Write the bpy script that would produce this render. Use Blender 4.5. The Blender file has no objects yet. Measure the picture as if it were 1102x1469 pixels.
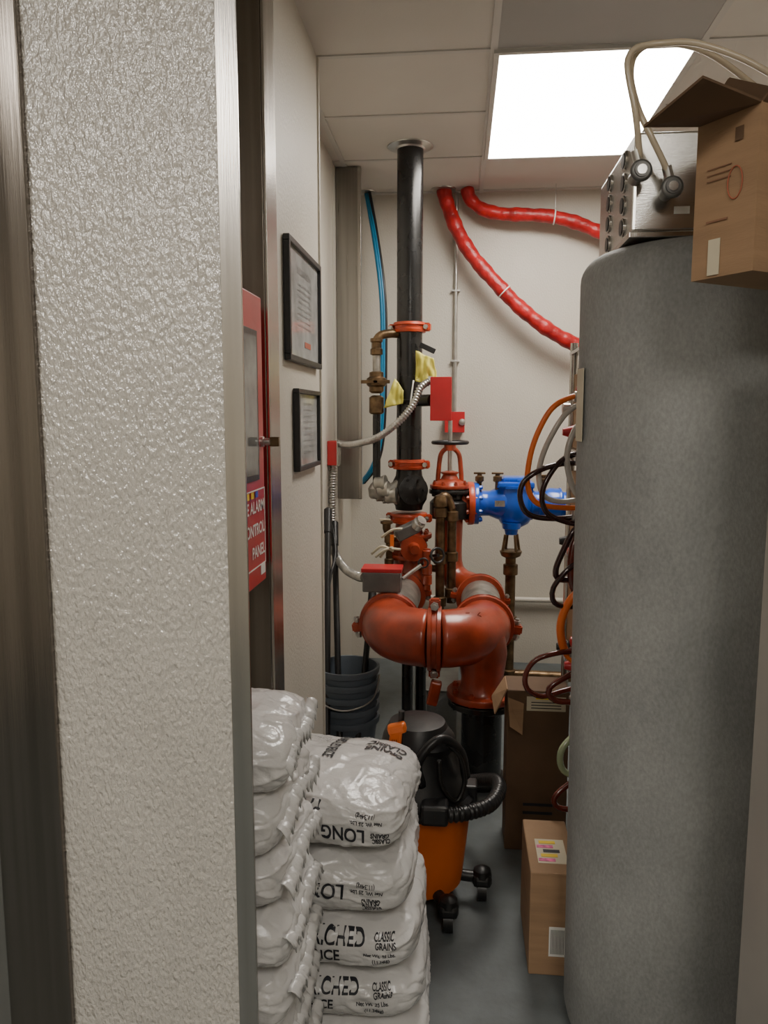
import bpy, bmesh, math, random
from mathutils import Vector, Matrix, noise
random.seed(4)
V=Vector
scene=bpy.context.scene
COL=scene.collection

# ------------------------------------------------------------------ materials
def _p(n,k,v):
    if k in n.inputs: n.inputs[k].default_value=v
def mat(name,c,rough=.5,metal=0.,var=.12,vscale=6.,bump=0.,bscale=40.,stretch=(1,1,1),coat=0.,emis=None,dist=.002,detail=4.,spec=None,dark=None,rvar=0.,fine=0.,coatior=1.5,coatr=.15):
    m=bpy.data.materials.new(name); m.use_nodes=True
    nt=m.node_tree; b=nt.nodes['Principled BSDF']
    _p(b,'Roughness',rough); _p(b,'Metallic',metal); _p(b,'Coat Weight',coat); _p(b,'Coat Roughness',coatr); _p(b,'Coat IOR',coatior)
    if spec is not None: _p(b,'Specular IOR Level',spec)
    tc=nt.nodes.new('ShaderNodeTexCoord'); mp=nt.nodes.new('ShaderNodeMapping'); mp.inputs['Scale'].default_value=stretch
    nt.links.new(tc.outputs['Object'],mp.inputs['Vector'])
    nz=nt.nodes.new('ShaderNodeTexNoise'); nz.inputs['Scale'].default_value=vscale; nz.inputs['Detail'].default_value=5
    nt.links.new(mp.outputs[0],nz.inputs['Vector'])
    cr=nt.nodes.new('ShaderNodeValToRGB')
    d=dark if dark else tuple(x*(1-var*1.6) for x in c)
    cr.color_ramp.elements[0].color=(*d,1); cr.color_ramp.elements[0].position=.3
    cr.color_ramp.elements[1].color=(*[min(1,x*(1+var*.6)) for x in c],1); cr.color_ramp.elements[1].position=.7
    nt.links.new(nz.outputs['Fac'],cr.inputs['Fac']); out=cr.outputs['Color']
    if fine>0:
        n3=nt.nodes.new('ShaderNodeTexNoise'); n3.inputs['Scale'].default_value=vscale*32; n3.inputs['Detail'].default_value=3
        nt.links.new(mp.outputs[0],n3.inputs['Vector'])
        mr3=nt.nodes.new('ShaderNodeMapRange'); mr3.inputs['From Min'].default_value=.3; mr3.inputs['From Max'].default_value=.7
        mr3.inputs['To Min'].default_value=1-fine; mr3.inputs['To Max'].default_value=1+fine*.5
        nt.links.new(n3.outputs['Fac'],mr3.inputs['Value'])
        vm=nt.nodes.new('ShaderNodeVectorMath'); vm.operation='SCALE'
        nt.links.new(out,vm.inputs[0]); nt.links.new(mr3.outputs[0],vm.inputs['Scale']); out=vm.outputs[0]
    nt.links.new(out,b.inputs['Base Color'])
    if rvar>0:
        mr=nt.nodes.new('ShaderNodeMapRange'); mr.inputs['To Min'].default_value=max(0,rough-rvar); mr.inputs['To Max'].default_value=min(1,rough+rvar)
        nt.links.new(nz.outputs['Fac'],mr.inputs['Value']); nt.links.new(mr.outputs[0],b.inputs['Roughness'])
    if bump>0:
        n2=nt.nodes.new('ShaderNodeTexNoise'); n2.inputs['Scale'].default_value=bscale; n2.inputs['Detail'].default_value=detail
        nt.links.new(mp.outputs[0],n2.inputs['Vector'])
        bp=nt.nodes.new('ShaderNodeBump'); bp.inputs['Strength'].default_value=bump; bp.inputs['Distance'].default_value=dist
        nt.links.new(n2.outputs['Fac'],bp.inputs['Height']); nt.links.new(bp.outputs[0],b.inputs['Normal'])
        if coat>0: nt.links.new(bp.outputs[0],b.inputs['Coat Normal'])
    if emis:
        b.inputs['Emission Color'].default_value=(*emis[0],1); b.inputs['Emission Strength'].default_value=emis[1]
    return m
M={}
M['frp']=mat('frp_panel',(.50,.475,.43),.25,0,.04,8,1.,165,(1,1,.55),dist=.0055,detail=2,spec=1.0,fine=.10,coat=1.,coatior=1.9,coatr=.2)
M['wall']=mat('painted_wall',(.57,.535,.465),.38,0,.04,3,.7,150,(1,1,.6),dist=.003)
M['ceil']=mat('ceiling_tile',(.58,.555,.51),.85,0,.04,2,.25,180)
M['ceilgrey']=mat('vent_tile',(.36,.355,.34),.7,0,.04,2,.25,180)
M['tbar']=mat('t_bar',(.50,.49,.46),.5,0,.03)
M['floor']=mat('epoxy_floor',(.13,.15,.155),.5,0,.15,14,.35,60,rvar=.08,fine=.1)
M['steel']=mat('brushed_steel',(.50,.475,.44),.24,1,.12,4,.12,60,(9,9,.25),rvar=.07)
M['steelm']=mat('channel_steel',(.34,.325,.30),.3,1,.12,4,.12,60,(9,9,.25),rvar=.07)
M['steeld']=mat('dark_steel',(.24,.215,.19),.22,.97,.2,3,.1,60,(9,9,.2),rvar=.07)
M['steelb']=mat('bright_steel',(.66,.65,.62),.25,1,.1,5,.08,70,(1,1,6))
M['cab']=mat('cabinet_paint',(.38,.36,.33),.4,.2,.08,4)
M['red']=mat('red_enamel',(.50,.012,.018),.35,0,.1,10,coat=.3)
M['redp']=mat('red_oxide_paint',(.36,.048,.016),.34,0,.25,14,.35,45,coat=.4)
M['orangep']=mat('orange_red_coupling',(.56,.065,.018),.38,0,.2,20,.3,60,coat=.25)
M['blackp']=mat('black_iron_pipe',(.012,.012,.012),.27,0,.3,9,.15,30,coat=.2,rvar=.08)
M['castblk']=mat('cast_black',(.015,.014,.013),.35,.2,.3,20,.6,90)
M['galv']=mat('galvanised_pipe',(.50,.48,.43),.42,.85,.3,16,.3,70)
M['conduit']=mat('metal_conduit',(.58,.57,.54),.3,.9,.15,20)
M['brass']=mat('aged_bronze',(.20,.13,.07),.38,.85,.4,22,.4,80)
M['blue']=mat('blue_epoxy',(.008,.10,.62),.28,0,.15,12,.3,60,coat=.5)
M['bluetube']=mat('blue_tubing',(.02,.22,.42),.4,0,.1)
M['redhose']=mat('red_sleeve',(.46,.015,.018),.36,0,.3,18,.8,35,dist=.006)
M['grey']=mat('grey_tank_shell',(.275,.28,.27),.6,0,.2,5,.6,230,(1,1,.6),dark=(.205,.21,.205),fine=.16)
M['card']=mat('cardboard',(.33,.205,.115),.75,0,.1,6,.25,60,(1,1,8))
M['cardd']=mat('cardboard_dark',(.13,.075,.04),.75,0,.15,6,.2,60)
M['bag']=mat('white_poly_bag',(.68,.67,.66),.22,0,.06,9,.9,16,(1,1,1.4),dist=.010,detail=7,spec=.7)
M['ink']=mat('printing_ink',(.02,.021,.028),.5,0,.05)
M['white']=mat('white_label',(.75,.74,.70),.5,0,.03)
M['yellow']=mat('yellow_tag',(.72,.66,.12),.4,0,.2,12)
M['yelsticker']=mat('yellow_sticker',(.85,.6,.03),.5)
M['pink']=mat('pink_sticker',(.75,.15,.35),.5,0,.4,60)
M['cream']=mat('cream_tape',(.60,.54,.40),.5)
M['plblk']=mat('black_plastic',(.014,.014,.015),.38,0,.2,20,.3,50)
M['orange']=mat('orange_plastic',(.75,.15,.012),.35,0,.06,6)
M['bucket']=mat('blue_grey_plastic',(.12,.145,.175),.4,0,.12,8)
M['tanhose']=mat('tan_clear_hose',(.58,.49,.36),.25,0,.1,8,coat=.4)
M['orhose']=mat('orange_hose',(.80,.17,.03),.3,0,.1)
M['dkhose']=mat('dark_syrup_hose',(.035,.012,.012),.2,0,.3,10,coat=.5)
M['brhose']=mat('brown_syrup_hose',(.12,.02,.012),.2,0,.3,10,coat=.5)
M['clhose']=mat('clear_hose',(.48,.45,.40),.2,0,.1,10,coat=.5)
M['grhose']=mat('green_clear_hose',(.35,.42,.25),.2,0,.1,10,coat=.5)
M['glass']=mat('picture_glass',(.20,.21,.21),.08,0,.25,14)
M['paper']=mat('paper',(.46,.46,.45),.12,0,.25,9)
M['dimink']=mat('faded_ink',(.13,.13,.13),.3)
M['lamp']=mat('light_diffuser',(.9,.9,.88),.5,0,.01,emis=((1,.935,.845),22.))
M['greybox']=mat('grey_metal_box',(.20,.20,.19),.4,.6,.2,10)
M['print']=mat('carton_print',(.24,.12,.07),.7)
M['printr']=mat('carton_print_red',(.42,.11,.06),.7)
# diamond plate
M['plate']=mat('diamond_plate',(.30,.30,.29),.35,.9,.2,8)
nt=M['plate'].node_tree
tc=nt.nodes.new('ShaderNodeTexCoord'); mp=nt.nodes.new('ShaderNodeMapping'); mp.inputs['Rotation'].default_value=(0,0,.785); mp.inputs['Scale'].default_value=(60,30,30)
vo=nt.nodes.new('ShaderNodeTexVoronoi'); vo.inputs['Randomness'].default_value=0; bp=nt.nodes.new('ShaderNodeBump'); bp.inputs['Distance'].default_value=.004; bp.invert=True
nt.links.new(tc.outputs['Object'],mp.inputs[0]); nt.links.new(mp.outputs[0],vo.inputs['Vector']); nt.links.new(vo.outputs['Distance'],bp.inputs['Height'])
nt.links.new(bp.outputs[0],nt.nodes['Principled BSDF'].inputs['Normal'])

# ------------------------------------------------------------------ helpers
def grp(name):
    e=bpy.data.objects.new(name,None); e.empty_display_size=.05; COL.objects.link(e); return e
def add(name,me,m,parent=None,smooth=False):
    o=bpy.data.objects.new(name,me); COL.objects.link(o)
    if m is not None: me.materials.append(M[m] if isinstance(m,str) else m)
    if smooth:
        for p in me.polygons: p.use_smooth=True
    if parent: o.parent=parent
    return o
def box(name,lo,hi,m,parent=None,bev=0.,rot=None,pivot=None,seg=2):
    lo=V(lo);hi=V(hi);c=(lo+hi)/2;s=hi-lo
    bm=bmesh.new(); bmesh.ops.create_cube(bm,size=1)
    bmesh.ops.scale(bm,vec=s,verts=bm.verts)
    if bev>0: bmesh.ops.bevel(bm,geom=bm.edges[:],offset=bev,segments=seg,affect='EDGES',profile=.5)
    if rot is not None: bmesh.ops.rotate(bm,cent=(0,0,0) if pivot is None else V(pivot)-c,matrix=Matrix(rot) if isinstance(rot,Matrix) else Matrix.Rotation(rot,3,'Z'),verts=bm.verts)
    bmesh.ops.translate(bm,vec=c,verts=bm.verts)
    me=bpy.data.meshes.new(name); bm.to_mesh(me); bm.free()
    return add(name,me,m,parent)
def eul(x,y,z):
    from mathutils import Euler
    return Euler((math.radians(x),math.radians(y),math.radians(z))).to_matrix()
def poly(name,verts,faces,m,parent=None,solid=0.):
    me=bpy.data.meshes.new(name); me.from_pydata([tuple(v) for v in verts],[],faces); me.update()
    o=add(name,me,m,parent)
    if solid: 
        md=o.modifiers.new('s','SOLIDIFY'); md.thickness=solid; md.offset=0
    return o
def prism(name,xy,z0,z1,m,parent=None):
    n=len(xy); vs=[(x,y,z0) for x,y in xy]+[(x,y,z1) for x,y in xy]
    return poly(name,vs,[tuple(range(n))[::-1],tuple(range(n,2*n))]+[(i,(i+1)%n,n+(i+1)%n,n+i) for i in range(n)],m,parent)
def crp(pts,step=.02):
    pts=[V(p) for p in pts]; out=[]
    P=[pts[0]*2-pts[1]]+pts+[pts[-1]*2-pts[-2]]
    for i in range(1,len(P)-2):
        a,b,c,d=P[i-1:i+3]; n=max(2,int((c-b).length/step))
        for k in range(n):
            t=k/n
            out.append(.5*((2*b)+(c-a)*t+(2*a-5*b+4*c-d)*t*t+(3*b-a-3*c+d)*t**3))
    out.append(pts[-1]); return out
def sweep(name,pts,r,m,parent=None,seg=14,rf=None,closed=False,sharp=False):
    pts=[V(p) for p in pts]; n=len(pts)
    T=[]
    for i in range(n):
        if closed: t=pts[(i+1)%n]-pts[i-1]
        else: t=pts[min(i+1,n-1)]-pts[max(i-1,0)]
        T.append(t.normalized())
    nrm=T[0].orthogonal().normalized(); vs=[];fs=[];s=0
    for i in range(n):
        if i: 
            s+=(pts[i]-pts[i-1]).length
            q=T[i-1].rotation_difference(T[i]); nrm=(q@nrm); nrm=(nrm-T[i]*nrm.dot(T[i])).normalized()
        bn=T[i].cross(nrm); rr=rf(i,s) if rf else r
        for k in range(seg):
            a=2*math.pi*k/seg; vs.append(pts[i]+(nrm*math.cos(a)+bn*math.sin(a))*rr)
    rng=n if closed else n-1
    for i in range(rng):
        j=(i+1)%n
        for k in range(seg):
            k2=(k+1)%seg; fs.append((i*seg+k,i*seg+k2,j*seg+k2,j*seg+k))
    if not closed:
        fs.append(tuple(range(seg))[::-1]); fs.append(tuple((n-1)*seg+k for k in range(seg)))
    me=bpy.data.meshes.new(name); me.from_pydata([tuple(v) for v in vs],[],fs); me.update()
    o=add(name,me,m,parent,smooth=not sharp)
    if not closed: me.polygons[-1].use_smooth=False; me.polygons[-2].use_smooth=False
    return o
def rev(name,base,axis,prof,m,parent=None,seg=28,smooth=True):
    """prof: list of (distance along axis, radius)"""
    base=V(base); ax=V(axis).normalized(); n=ax.orthogonal().normalized(); b=ax.cross(n); vs=[];fs=[]
    for d,r in prof:
        for k in range(seg):
            a=2*math.pi*k/seg; vs.append(base+ax*d+(n*math.cos(a)+b*math.sin(a))*max(r,.0002))
    for i in range(len(prof)-1):
        for k in range(seg):
            k2=(k+1)%seg; fs.append((i*seg+k,i*seg+k2,(i+1)*seg+k2,(i+1)*seg+k))
    fs.append(tuple(range(seg))[::-1]); fs.append(tuple((len(prof)-1)*seg+k for k in range(seg)))
    me=bpy.data.meshes.new(name); me.from_pydata([tuple(v) for v in vs],[],fs); me.update()
    o=add(name,me,m,parent,smooth=smooth)
    if smooth:
        try: me.set_sharp_from_angle(angle=math.radians(35))
        except Exception: pass
    return o
def cyl(name,p0,p1,r,m,parent=None,seg=24,r2=None):
    p0=V(p0);p1=V(p1); return rev(name,p0,p1-p0,[(0,r),((p1-p0).length,r if r2 is None else r2)],m,parent,seg)
def ring(name,c,axis,R,r,m,parent=None,seg=10,n=40):
    c=V(c);ax=V(axis).normalized();a=ax.orthogonal().normalized();b=ax.cross(a)
    return sweep(name,[c+(a*math.cos(2*math.pi*i/n)+b*math.sin(2*math.pi*i/n))*R for i in range(n)],r,m,parent,seg,closed=True)
def hexnut(name,c,axis,r,h,m,parent=None):
    c=V(c);ax=V(axis).normalized(); return rev(name,c-ax*h/2,ax,[(0,r),(h,r)],m,parent,6,False)
def coupling(name,c,axis,r,m,parent,ear=(1,0,0),w=.05,bolts=True,big=1.):
    c=V(c);ax=V(axis).normalized();e=V(ear).normalized();f=ax.cross(e).normalized()
    R=r*1.0
    rev(name+'_housing',c-ax*w/2,ax,[(0,R+.004),(.002,R+.016),(w*.28,R+.019),(w*.35,R+.010),(w*.65,R+.010),(w*.72,R+.019),(w-.002,R+.016),(w,R+.004)],m,parent,32)
    for s in (1,-1):
        p=c+e*s*(R+.026)
        bm=bmesh.new(); bmesh.ops.create_cube(bm,size=1); 
        mt=Matrix((( e.x,f.x,ax.x),(e.y,f.y,ax.y),(e.z,f.z,ax.z)))
        bmesh.ops.scale(bm,vec=(.036*big,.030*big,w*.8),verts=bm.verts); bmesh.ops.bevel(bm,geom=bm.edges[:],offset=.006,segments=2,affect='EDGES')
        bmesh.ops.rotate(bm,cent=(0,0,0),matrix=mt,verts=bm.verts); bmesh.ops.translate(bm,vec=p,verts=bm.verts)
        me=bpy.data.meshes.new(name+'_ear'); bm.to_mesh(me); bm.free(); add(name+'_ear',me,m,parent)
        if bolts:
            cyl(name+'_bolt',p-f*.034*big,p+f*.036*big,.007*big,'conduit',parent,10)
            hexnut(name+'_nut',p+f*.024*big,f,.013*big,.012,'conduit',parent); hexnut(name+'_nut',p-f*.024*big,f,.012*big,.01,'conduit',parent)
def flange(name,c,axis,R,h,m,parent,nb=8,br=.010):
    c=V(c);ax=V(axis).normalized();a=ax.orthogonal().normalized();b=ax.cross(a)
    rev(name,c-ax*h/2,ax,[(0,R*.985),(h*.12,R),(h*.88,R),(h,R*.985)],m,parent,36)
    for i in range(nb):
        t=2*math.pi*(i+.5)/nb; q=c+(a*math.cos(t)+b*math.sin(t))*R*.82
        cyl(name+'_stud',q-ax*(h*.5+.014),q+ax*(h*.5+.018),br*.6,m,parent,8)
        hexnut(name+'_nut',q+ax*(h*.5+.006),ax,br,.012,m,parent); hexnut(name+'_nut',q-ax*(h*.5+.006),ax,br,.012,m,parent)
def textmesh(body,size,align='CENTER',extr=0,shear=0,bold=0.):
    cu=bpy.data.curves.new('t','FONT'); cu.body=body; cu.size=size; cu.align_x=align; cu.align_y='CENTER'; cu.extrude=extr; cu.shear=shear; cu.offset=bold
    o=bpy.data.objects.new('t',cu); COL.objects.link(o)
    bpy.context.view_layer.update()
    me=bpy.data.meshes.new_from_object(o.evaluated_get(bpy.context.evaluated_depsgraph_get()))
    bpy.data.objects.remove(o); return me
def text(name,body,size,o,xd,yd,m,parent,align='CENTER',bold=0.):
    me=textmesh(body,size,align,bold=bold); xd=V(xd).normalized(); yd=V(yd).normalized(); n=xd.cross(yd); o=V(o)
    for v in me.vertices: v.co=o+xd*v.co.x+yd*v.co.y+n*(.0012)
    me.materials.clear(); return add(name,me,m,parent)
def flat(name,o,xd,yd,w,h,m,parent,t=.0008):
    o=V(o);xd=V(xd).normalized();yd=V(yd).normalized();n=xd.cross(yd)
    P=[o+xd*sx*w/2+yd*sy*h/2+n*d for d in (0,t) for sx,sy in ((-1,-1),(1,-1),(1,1),(-1,1))]
    return poly(name,P,[(3,2,1,0),(4,5,6,7),(0,1,5,4),(1,2,6,5),(2,3,7,6),(3,0,4,7)],m,parent)

# ------------------------------------------------------------------ room shell
CZ=2.75; YB=4.62
floor=box('floor',(-2.6,-2.6,-.06),(1.7,4.75,0),'floor')
ceiling=box('ceiling',(-2.6,-2.6,CZ),(1.7,4.75,CZ+.06),'ceil')
for x in (-2.0,-1.3,-.6,.10,.80,1.5):
    box('t_bar_long',(x-.012,-2.5,CZ-.006),(x+.012,YB,CZ+.002),'tbar',ceiling)
for y in (-1.7,-1.13,-.56,.01,.58,1.15,1.72,2.29,2.87,3.43,4.0,4.57):
    box('t_bar_cross',(-2.5,y-.010,CZ-.005),(1.6,y+.010,CZ+.002),'tbar',ceiling)
box('grey_tile',(.112,2.30,CZ-.004),(.788,2.86,CZ+.002),'ceilgrey',ceiling)
box('wall_back',(-1.4,YB,0),(1.7,YB+.1,CZ),'wall')
box('wall_right',(1.5,-2.5,0),(1.6,YB,CZ),'wall')
box('wall_front',(-2.6,-2.6,0),(1.7,-2.5,CZ),'wall')
box('wall_left',(-2.6,-2.5,0),(-2.5,1.35,CZ),'wall')
box('wall_left_recess',(-2.5,1.25,0),(-.60,2.04,CZ),'wall')
box('wall_left_corridor',(-1.4,2.16,0),(-.52,2.87,CZ),'wall')
box('wall_left_alcove',(-1.4,2.87,0),(-.65,YB,CZ),'wall')
prism('wall_partition',[(-.645,1.15),(-.335,1.15),(-.375,1.25),(-.645,1.25)],0,CZ,'frp')
# stainless trims
t=grp('trim_1')
box('guard_front_leg',(-.354,1.144,0),(-.323,1.150,CZ),'steel',t,.0008)
prism('guard_side_leg',[(-.335,1.150),(-.323,1.150),(-.363,1.25),(-.375,1.25)],0,CZ,'steeld',t)
t=grp('trim_2')
box('jamb_dark_leg',(-.755,1.138,0),(-.645,1.16,CZ),'steeld',t,.003)
box('jamb_light_leg',(-1.3,1.165,0),(-.755,1.18,CZ),'steel',t,.003)
box('jamb_return',(-1.3,1.18,0),(-.66,1.249,CZ),'steeld',t)
t=grp('trim_3')
box('post_face',(-.66,2.041,0),(-.514,2.158,CZ),'steeld',t,.002)
box('post_bead',(-.515,2.045,0),(-.506,2.16,CZ),'steel',t,.002)
t=grp('trim_4')
box('wall_seam_strip',(-.6505,3.98,0),(-.647,4.01,CZ),'wall',t)
box('corner_strip',(-.525,2.862,0),(-.512,2.876,CZ),'wall',t,.003)
g=grp('wall_pipe')
cyl('rail',(-.2,4.585,.40),(1.45,4.585,.40),.016,'wall',g)
for x in (.3,.9): box('rail_strap',(x-.012,4.56,.375),(x+.012,4.62,.425),'wall',g,.004)

g=grp('stainless_wall_channel')
box('channel_body',(-.648,4.08,1.05),(-.53,4.20,2.745),'steelm',g,.003)
box('channel_lip',(-.536,4.072,1.05),(-.518,4.10,2.745),'steel',g,.002)

# ------------------------------------------------------------------ lights
def lightpanel(cx,cy,w,l,s=None):
    g=grp('ceiling_light_panel')
    z=CZ-.010
    m='lamp'
    box('diffuser',(cx-w/2,cy-l/2,z-.004),(cx+w/2,cy+l/2,z+.003),m,g)
    for a,b in (((cx-w/2-.02,cy-l/2-.02),(cx+w/2+.02,cy-l/2)),((cx-w/2-.02,cy+l/2),(cx+w/2+.02,cy+l/2+.02)),((cx-w/2-.02,cy-l/2),(cx-w/2,cy+l/2)),((cx+w/2,cy-l/2),(cx+w/2+.02,cy+l/2))):
        box('frame_bar',(a[0],a[1],z-.007),(b[0],b[1],z+.010),'tbar',g,.001)
lightpanel(.45,3.435,.66,1.10)
lightpanel(-1.25,-.85,.70,1.05)
lightpanel(.45,-.85,.58,.90)

# ------------------------------------------------------------------ fire alarm control panel
g=grp('fire_alarm_control_panel')
box('cabinet',(-.598,1.55,1.074),(-.510,1.93,1.79),'red',g,.006)
box('door',(-.510,1.553,1.078),(-.495,1.927,1.786),'red',g,.004)
box('window_frame',(-.4955,1.60,1.34),(-.492,1.870,1.70),'plblk',g,.001)
box('window',(-.4935,1.615,1.355),(-.4905,1.855,1.685),'glass',g)
for i,y in enumerate((1.66,1.70,1.74,1.78,1.82)): box('indicator',(-.4905,y,1.30),(-.489,y+.02,1.315),'blue' if i==4 else 'yelsticker',g)
flat('sign',(-.4945,1.80,1.22),(0,1,0),(0,0,1),.22,.20,'red',g)
for i,w in enumerate(('FIRE ALARM','CONTROL','PANEL')): text('sign_text',w,.040,(-.493,1.905,1.275-.055*i),(0,1,0),(0,0,1),'white',g,align='RIGHT',bold=.0008)
for z in (1.315,1.125): box('sign_border',(-.494,1.69,z),(-.493,1.918,z+.003),'white',g)
box('sign_border',(-.494,1.916,1.125),(-.493,1.919,1.318),'white',g)
box('label',(-.494,1.87,1.10),(-.4925,1.91,1.125),'white',g)
rev('lock',(-.495,1.905,1.432),(1,0,0),[(0,.013),(.006,.013),(.007,.009),(.022,.009),(.023,.006)],'conduit',g,16)
box('key',(-.475,1.902,1.420),(-.450,1.908,1.444),'brass',g,.002)

# ------------------------------------------------------------------ pictures
def picture(y0,y1,z0,z1,fw,kind):
    g=grp('picture_frame'); x=-.5185
    box('backing',(x,y0+.004,z0+.004),(x+.006,y1-.004,z1-.004),'plblk',g)
    box('glazed_print',(x+.006,y0+fw*.6,z0+fw*.6),(x+.009,y1-fw*.6,z1-fw*.6),'paper',g)
    box('rail_top',(x,y0,z1-fw),(x+.02,y1,z1),'plblk',g,.002); box('rail_bottom',(x,y0,z0),(x+.02,y1,z0+fw),'plblk',g,.002)
    box('stile_near',(x,y0,z0+fw),(x+.02,y0+fw,z1-fw),'plblk',g,.002); box('stile_far',(x,y1-fw,z0+fw),(x+.02,y1,z1-fw),'plblk',g,.002)
    xf=x+.0095
    if kind==0:
        text('heading','DECLARACION',.030,(xf,(y0+y1)/2,z1-.075),(0,1,0),(0,0,1),'dimink',g)
        for i in range(8): text('line','lorem texto de aviso a los empleados de esta',.011,(xf,(y0+y1)/2,z1-.115-.018*i),(0,1,0),(0,0,1),'dimink',g)
        flat('notice_band',(xf,(y0+y1)/2+.05,z0+.065),(0,1,0),(0,0,1),.10,.018,'printr',g)
    else:
        for i in range(9): text('line','notice text for all employees',.011,(xf,(y0+y1)/2,z1-.045-.02*i),(0,1,0),(0,0,1),'dimink',g)
picture(2.28,2.80,1.66,2.02,.018,0)
picture(2.39,2.76,1.32,1.58,.015,1)

# ------------------------------------------------------------------ rice bags
E=2.9;Q=5.5
def disp(p,seed,amp):
    o=V((seed*7.3,seed*3.1,seed*5.7))
    d=V((noise.noise(p*5+o),noise.noise(p*5+o+V((9,0,0))),noise.noise(p*5+o+V((0,9,0)))))*.011*amp
    q=V((p.x*9,p.y*9,p.z*20))+o
    rdg=max(0,1-abs(noise.noise(q))*3.2)**3
    q2=V((p.x*22+p.z*20,p.y*18,p.z*34-p.x*9))+o*2
    rd2=max(0,1-abs(noise.noise(q2))*3.5)**2
    q3=V((p.x*40,p.y*40,p.z*12))+o*3
    rd3=max(0,1-abs(noise.noise(q3))*3)**2
    d+=p.normalized()*(rdg*.005-rd2*.0032+rd3*.0012)*amp
    return d
def bag(name,c,s,seed,rot=0.,amp=1.,texts=(),tilt=(0,0),fin=False):
    g=grp(name); c=V(c); hs=V(s)/2; n=52
    bm=bmesh.new(); bmesh.ops.create_cube(bm,size=2)
    bmesh.ops.subdivide_edges(bm,edges=bm.edges[:],cuts=n,use_grid_fill=True)
    R=Matrix.Rotation(rot,3,'Z')@Matrix.Rotation(tilt[0],3,'X')@Matrix.Rotation(tilt[1],3,'Y')
    for v in bm.verts:
        p=v.co; t=((abs(p.x)**Q+abs(p.y)**Q)**(E/Q)+abs(p.z)**E)**(1/E)
        q=p/t; w=V((q.x*hs.x,q.y*hs.y,q.z*hs.z)); w+=disp(w,seed,amp)
        v.co=R@w+c
    me=bpy.data.meshes.new(name); bm.to_mesh(me); bm.free(); add('sack',me,'bag',g,True)
    if fin:
        vs=[];fs=[];m=60
        for i in range(m+1):
            y=-hs.y*.88+2*hs.y*.88*i/m; wv=.006*math.sin(i*.9+seed)+.004*math.sin(i*2.3+seed*2)
            for k in range(4):
                x=hs.x*.93+k*.0075; z=hs.z*.25+wv*k*.6-.0022*k*k+.012*math.sin(i*.13+seed)
                vs.append(R@V((x,y,z))+c)
        for i in range(m):
            for k in range(3): a=i*4+k; fs.append((a,a+1,a+5,a+4))
        o=poly('end_seal',vs,fs,'bag',g,.0012)
        for p in o.data.polygons: p.use_smooth=True
    for tx in texts:
        body,size,face,u,w_,ang=tx[:6]; bold=tx[6] if len(tx)>6 else 0; sx=tx[7] if len(tx)>7 else .78
        tm=textmesh(body,size,bold=bold); tm.materials.clear(); ca,sa=math.cos(math.radians(ang)),math.sin(math.radians(ang))
        for v in tm.vertices:
            a0,b0=v.co.x*sx,v.co.y
            a,b=a0*ca-b0*sa,a0*sa+b0*ca
            if face=='F':
                x=(u+a)/hs.x; z=(w_+b)/hs.z; x=max(-.985,min(.985,x)); z=max(-.95,min(.95,z))
                y=-max(0,((1-abs(z)**E)**(Q/E)-abs(x)**Q))**(1/Q)
                off=V((0,-.0024,0))
            else:
                x=(u+a)/hs.x; y=(w_+b)/hs.y; x=max(-.97,min(.97,x)); y=max(-.97,min(.97,y))
                z=max(0,1-(abs(x)**Q+abs(y)**Q)**(E/Q))**(1/E); off=V((0,0,.0024))
            p=V((x*hs.x,y*hs.y,z*hs.z)); p=p+disp(p,seed,amp)+off
            v.co=R@p+c
        add('print',tm,'ink',g)
    return g
def logo(u,w,ang,k=1.,face='F'):
    s=1 if ang==0 else -1
    return (('CLASSIC',.019*k,face,u,w+s*.007*k,ang,.0006,.60),('GRAINS',.019*k,face,u+s*.003,w-s*.009*k,ang,.0006,.66))
def wt(u,w,ang):
    s=1 if ang==0 else -1
    return (('Net Wt. 25 Lbs.',.0125,'F',u,w+s*.007,ang,.0003,.9),('(11.34kg)',.0125,'F',u+s*.003,w-s*.008,ang,.0003,.9))
X0=-.282
bag('rice_bag',(X0+.01,1.815,.048),(.425,.42,.105),1,0,1,(('ENRICHED',.038,'F',.0,.016,0,.0008),)+logo(.13,.012,0))
bag('rice_bag',(X0+.006,1.815,.158),(.42,.42,.135),2,.02,1,(('ENRICHED',.042,'F',-.02,.030,0,.0008),('BOILED RICE',.034,'F',-.075,-.008,0,.0008))+logo(.11,.026,0)+wt(.09,-.010,0))
bag('rice_bag',(X0,1.815,.286),(.41,.42,.14),3,-.01,1,(('ENRICHED',.045,'F',.0,.030,0,.001),('BOILED RICE',.038,'F',-.06,-.010,0,.001))+logo(.128,.028,0,1.05)+wt(.118,-.010,0))
bag('rice_bag',(X0-.014,1.825,.426),(.395,.43,.165),4,.03,1.1,(('LONG PAR',.050,'F',-.055,.006,180,.001),('BOILED',.042,'F',-.12,.052,180,.001))+logo(.105,-.026,180)+wt(.09,.012,180))
bag('rice_bag',(X0-.022,1.835,.572),(.40,.44,.16),5,-.04,1.15,(('LONG GRAIN',.048,'F',.0,-.012,180,.001),('PARBOILED',.046,'F',-.085,.036,180,.001))+logo(.15,-.016,180,.9)+wt(.115,.026,180)
  +(('PARBOILED RICE',.034,'T',-.005,.06,-97,.001),('CLASSIC',.042,'T',.115,.09,170,.0012,.62),('GRAINS',.038,'T',.11,.05,170,.0012,.7),('nutrition facts serving size',.010,'T',-.07,.12,180),('total fat 0g sodium 0mg protein',.010,'T',-.07,.104,180),('calories 160 per serving cup',.010,'T',-.07,.088,180),('vitamin a calcium iron thiamin',.010,'T',-.07,.072,180),('CONSUMER INFORMATION',.014,'T',.06,.15,180)),tilt=(math.radians(-3),math.radians(3)))
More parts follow.
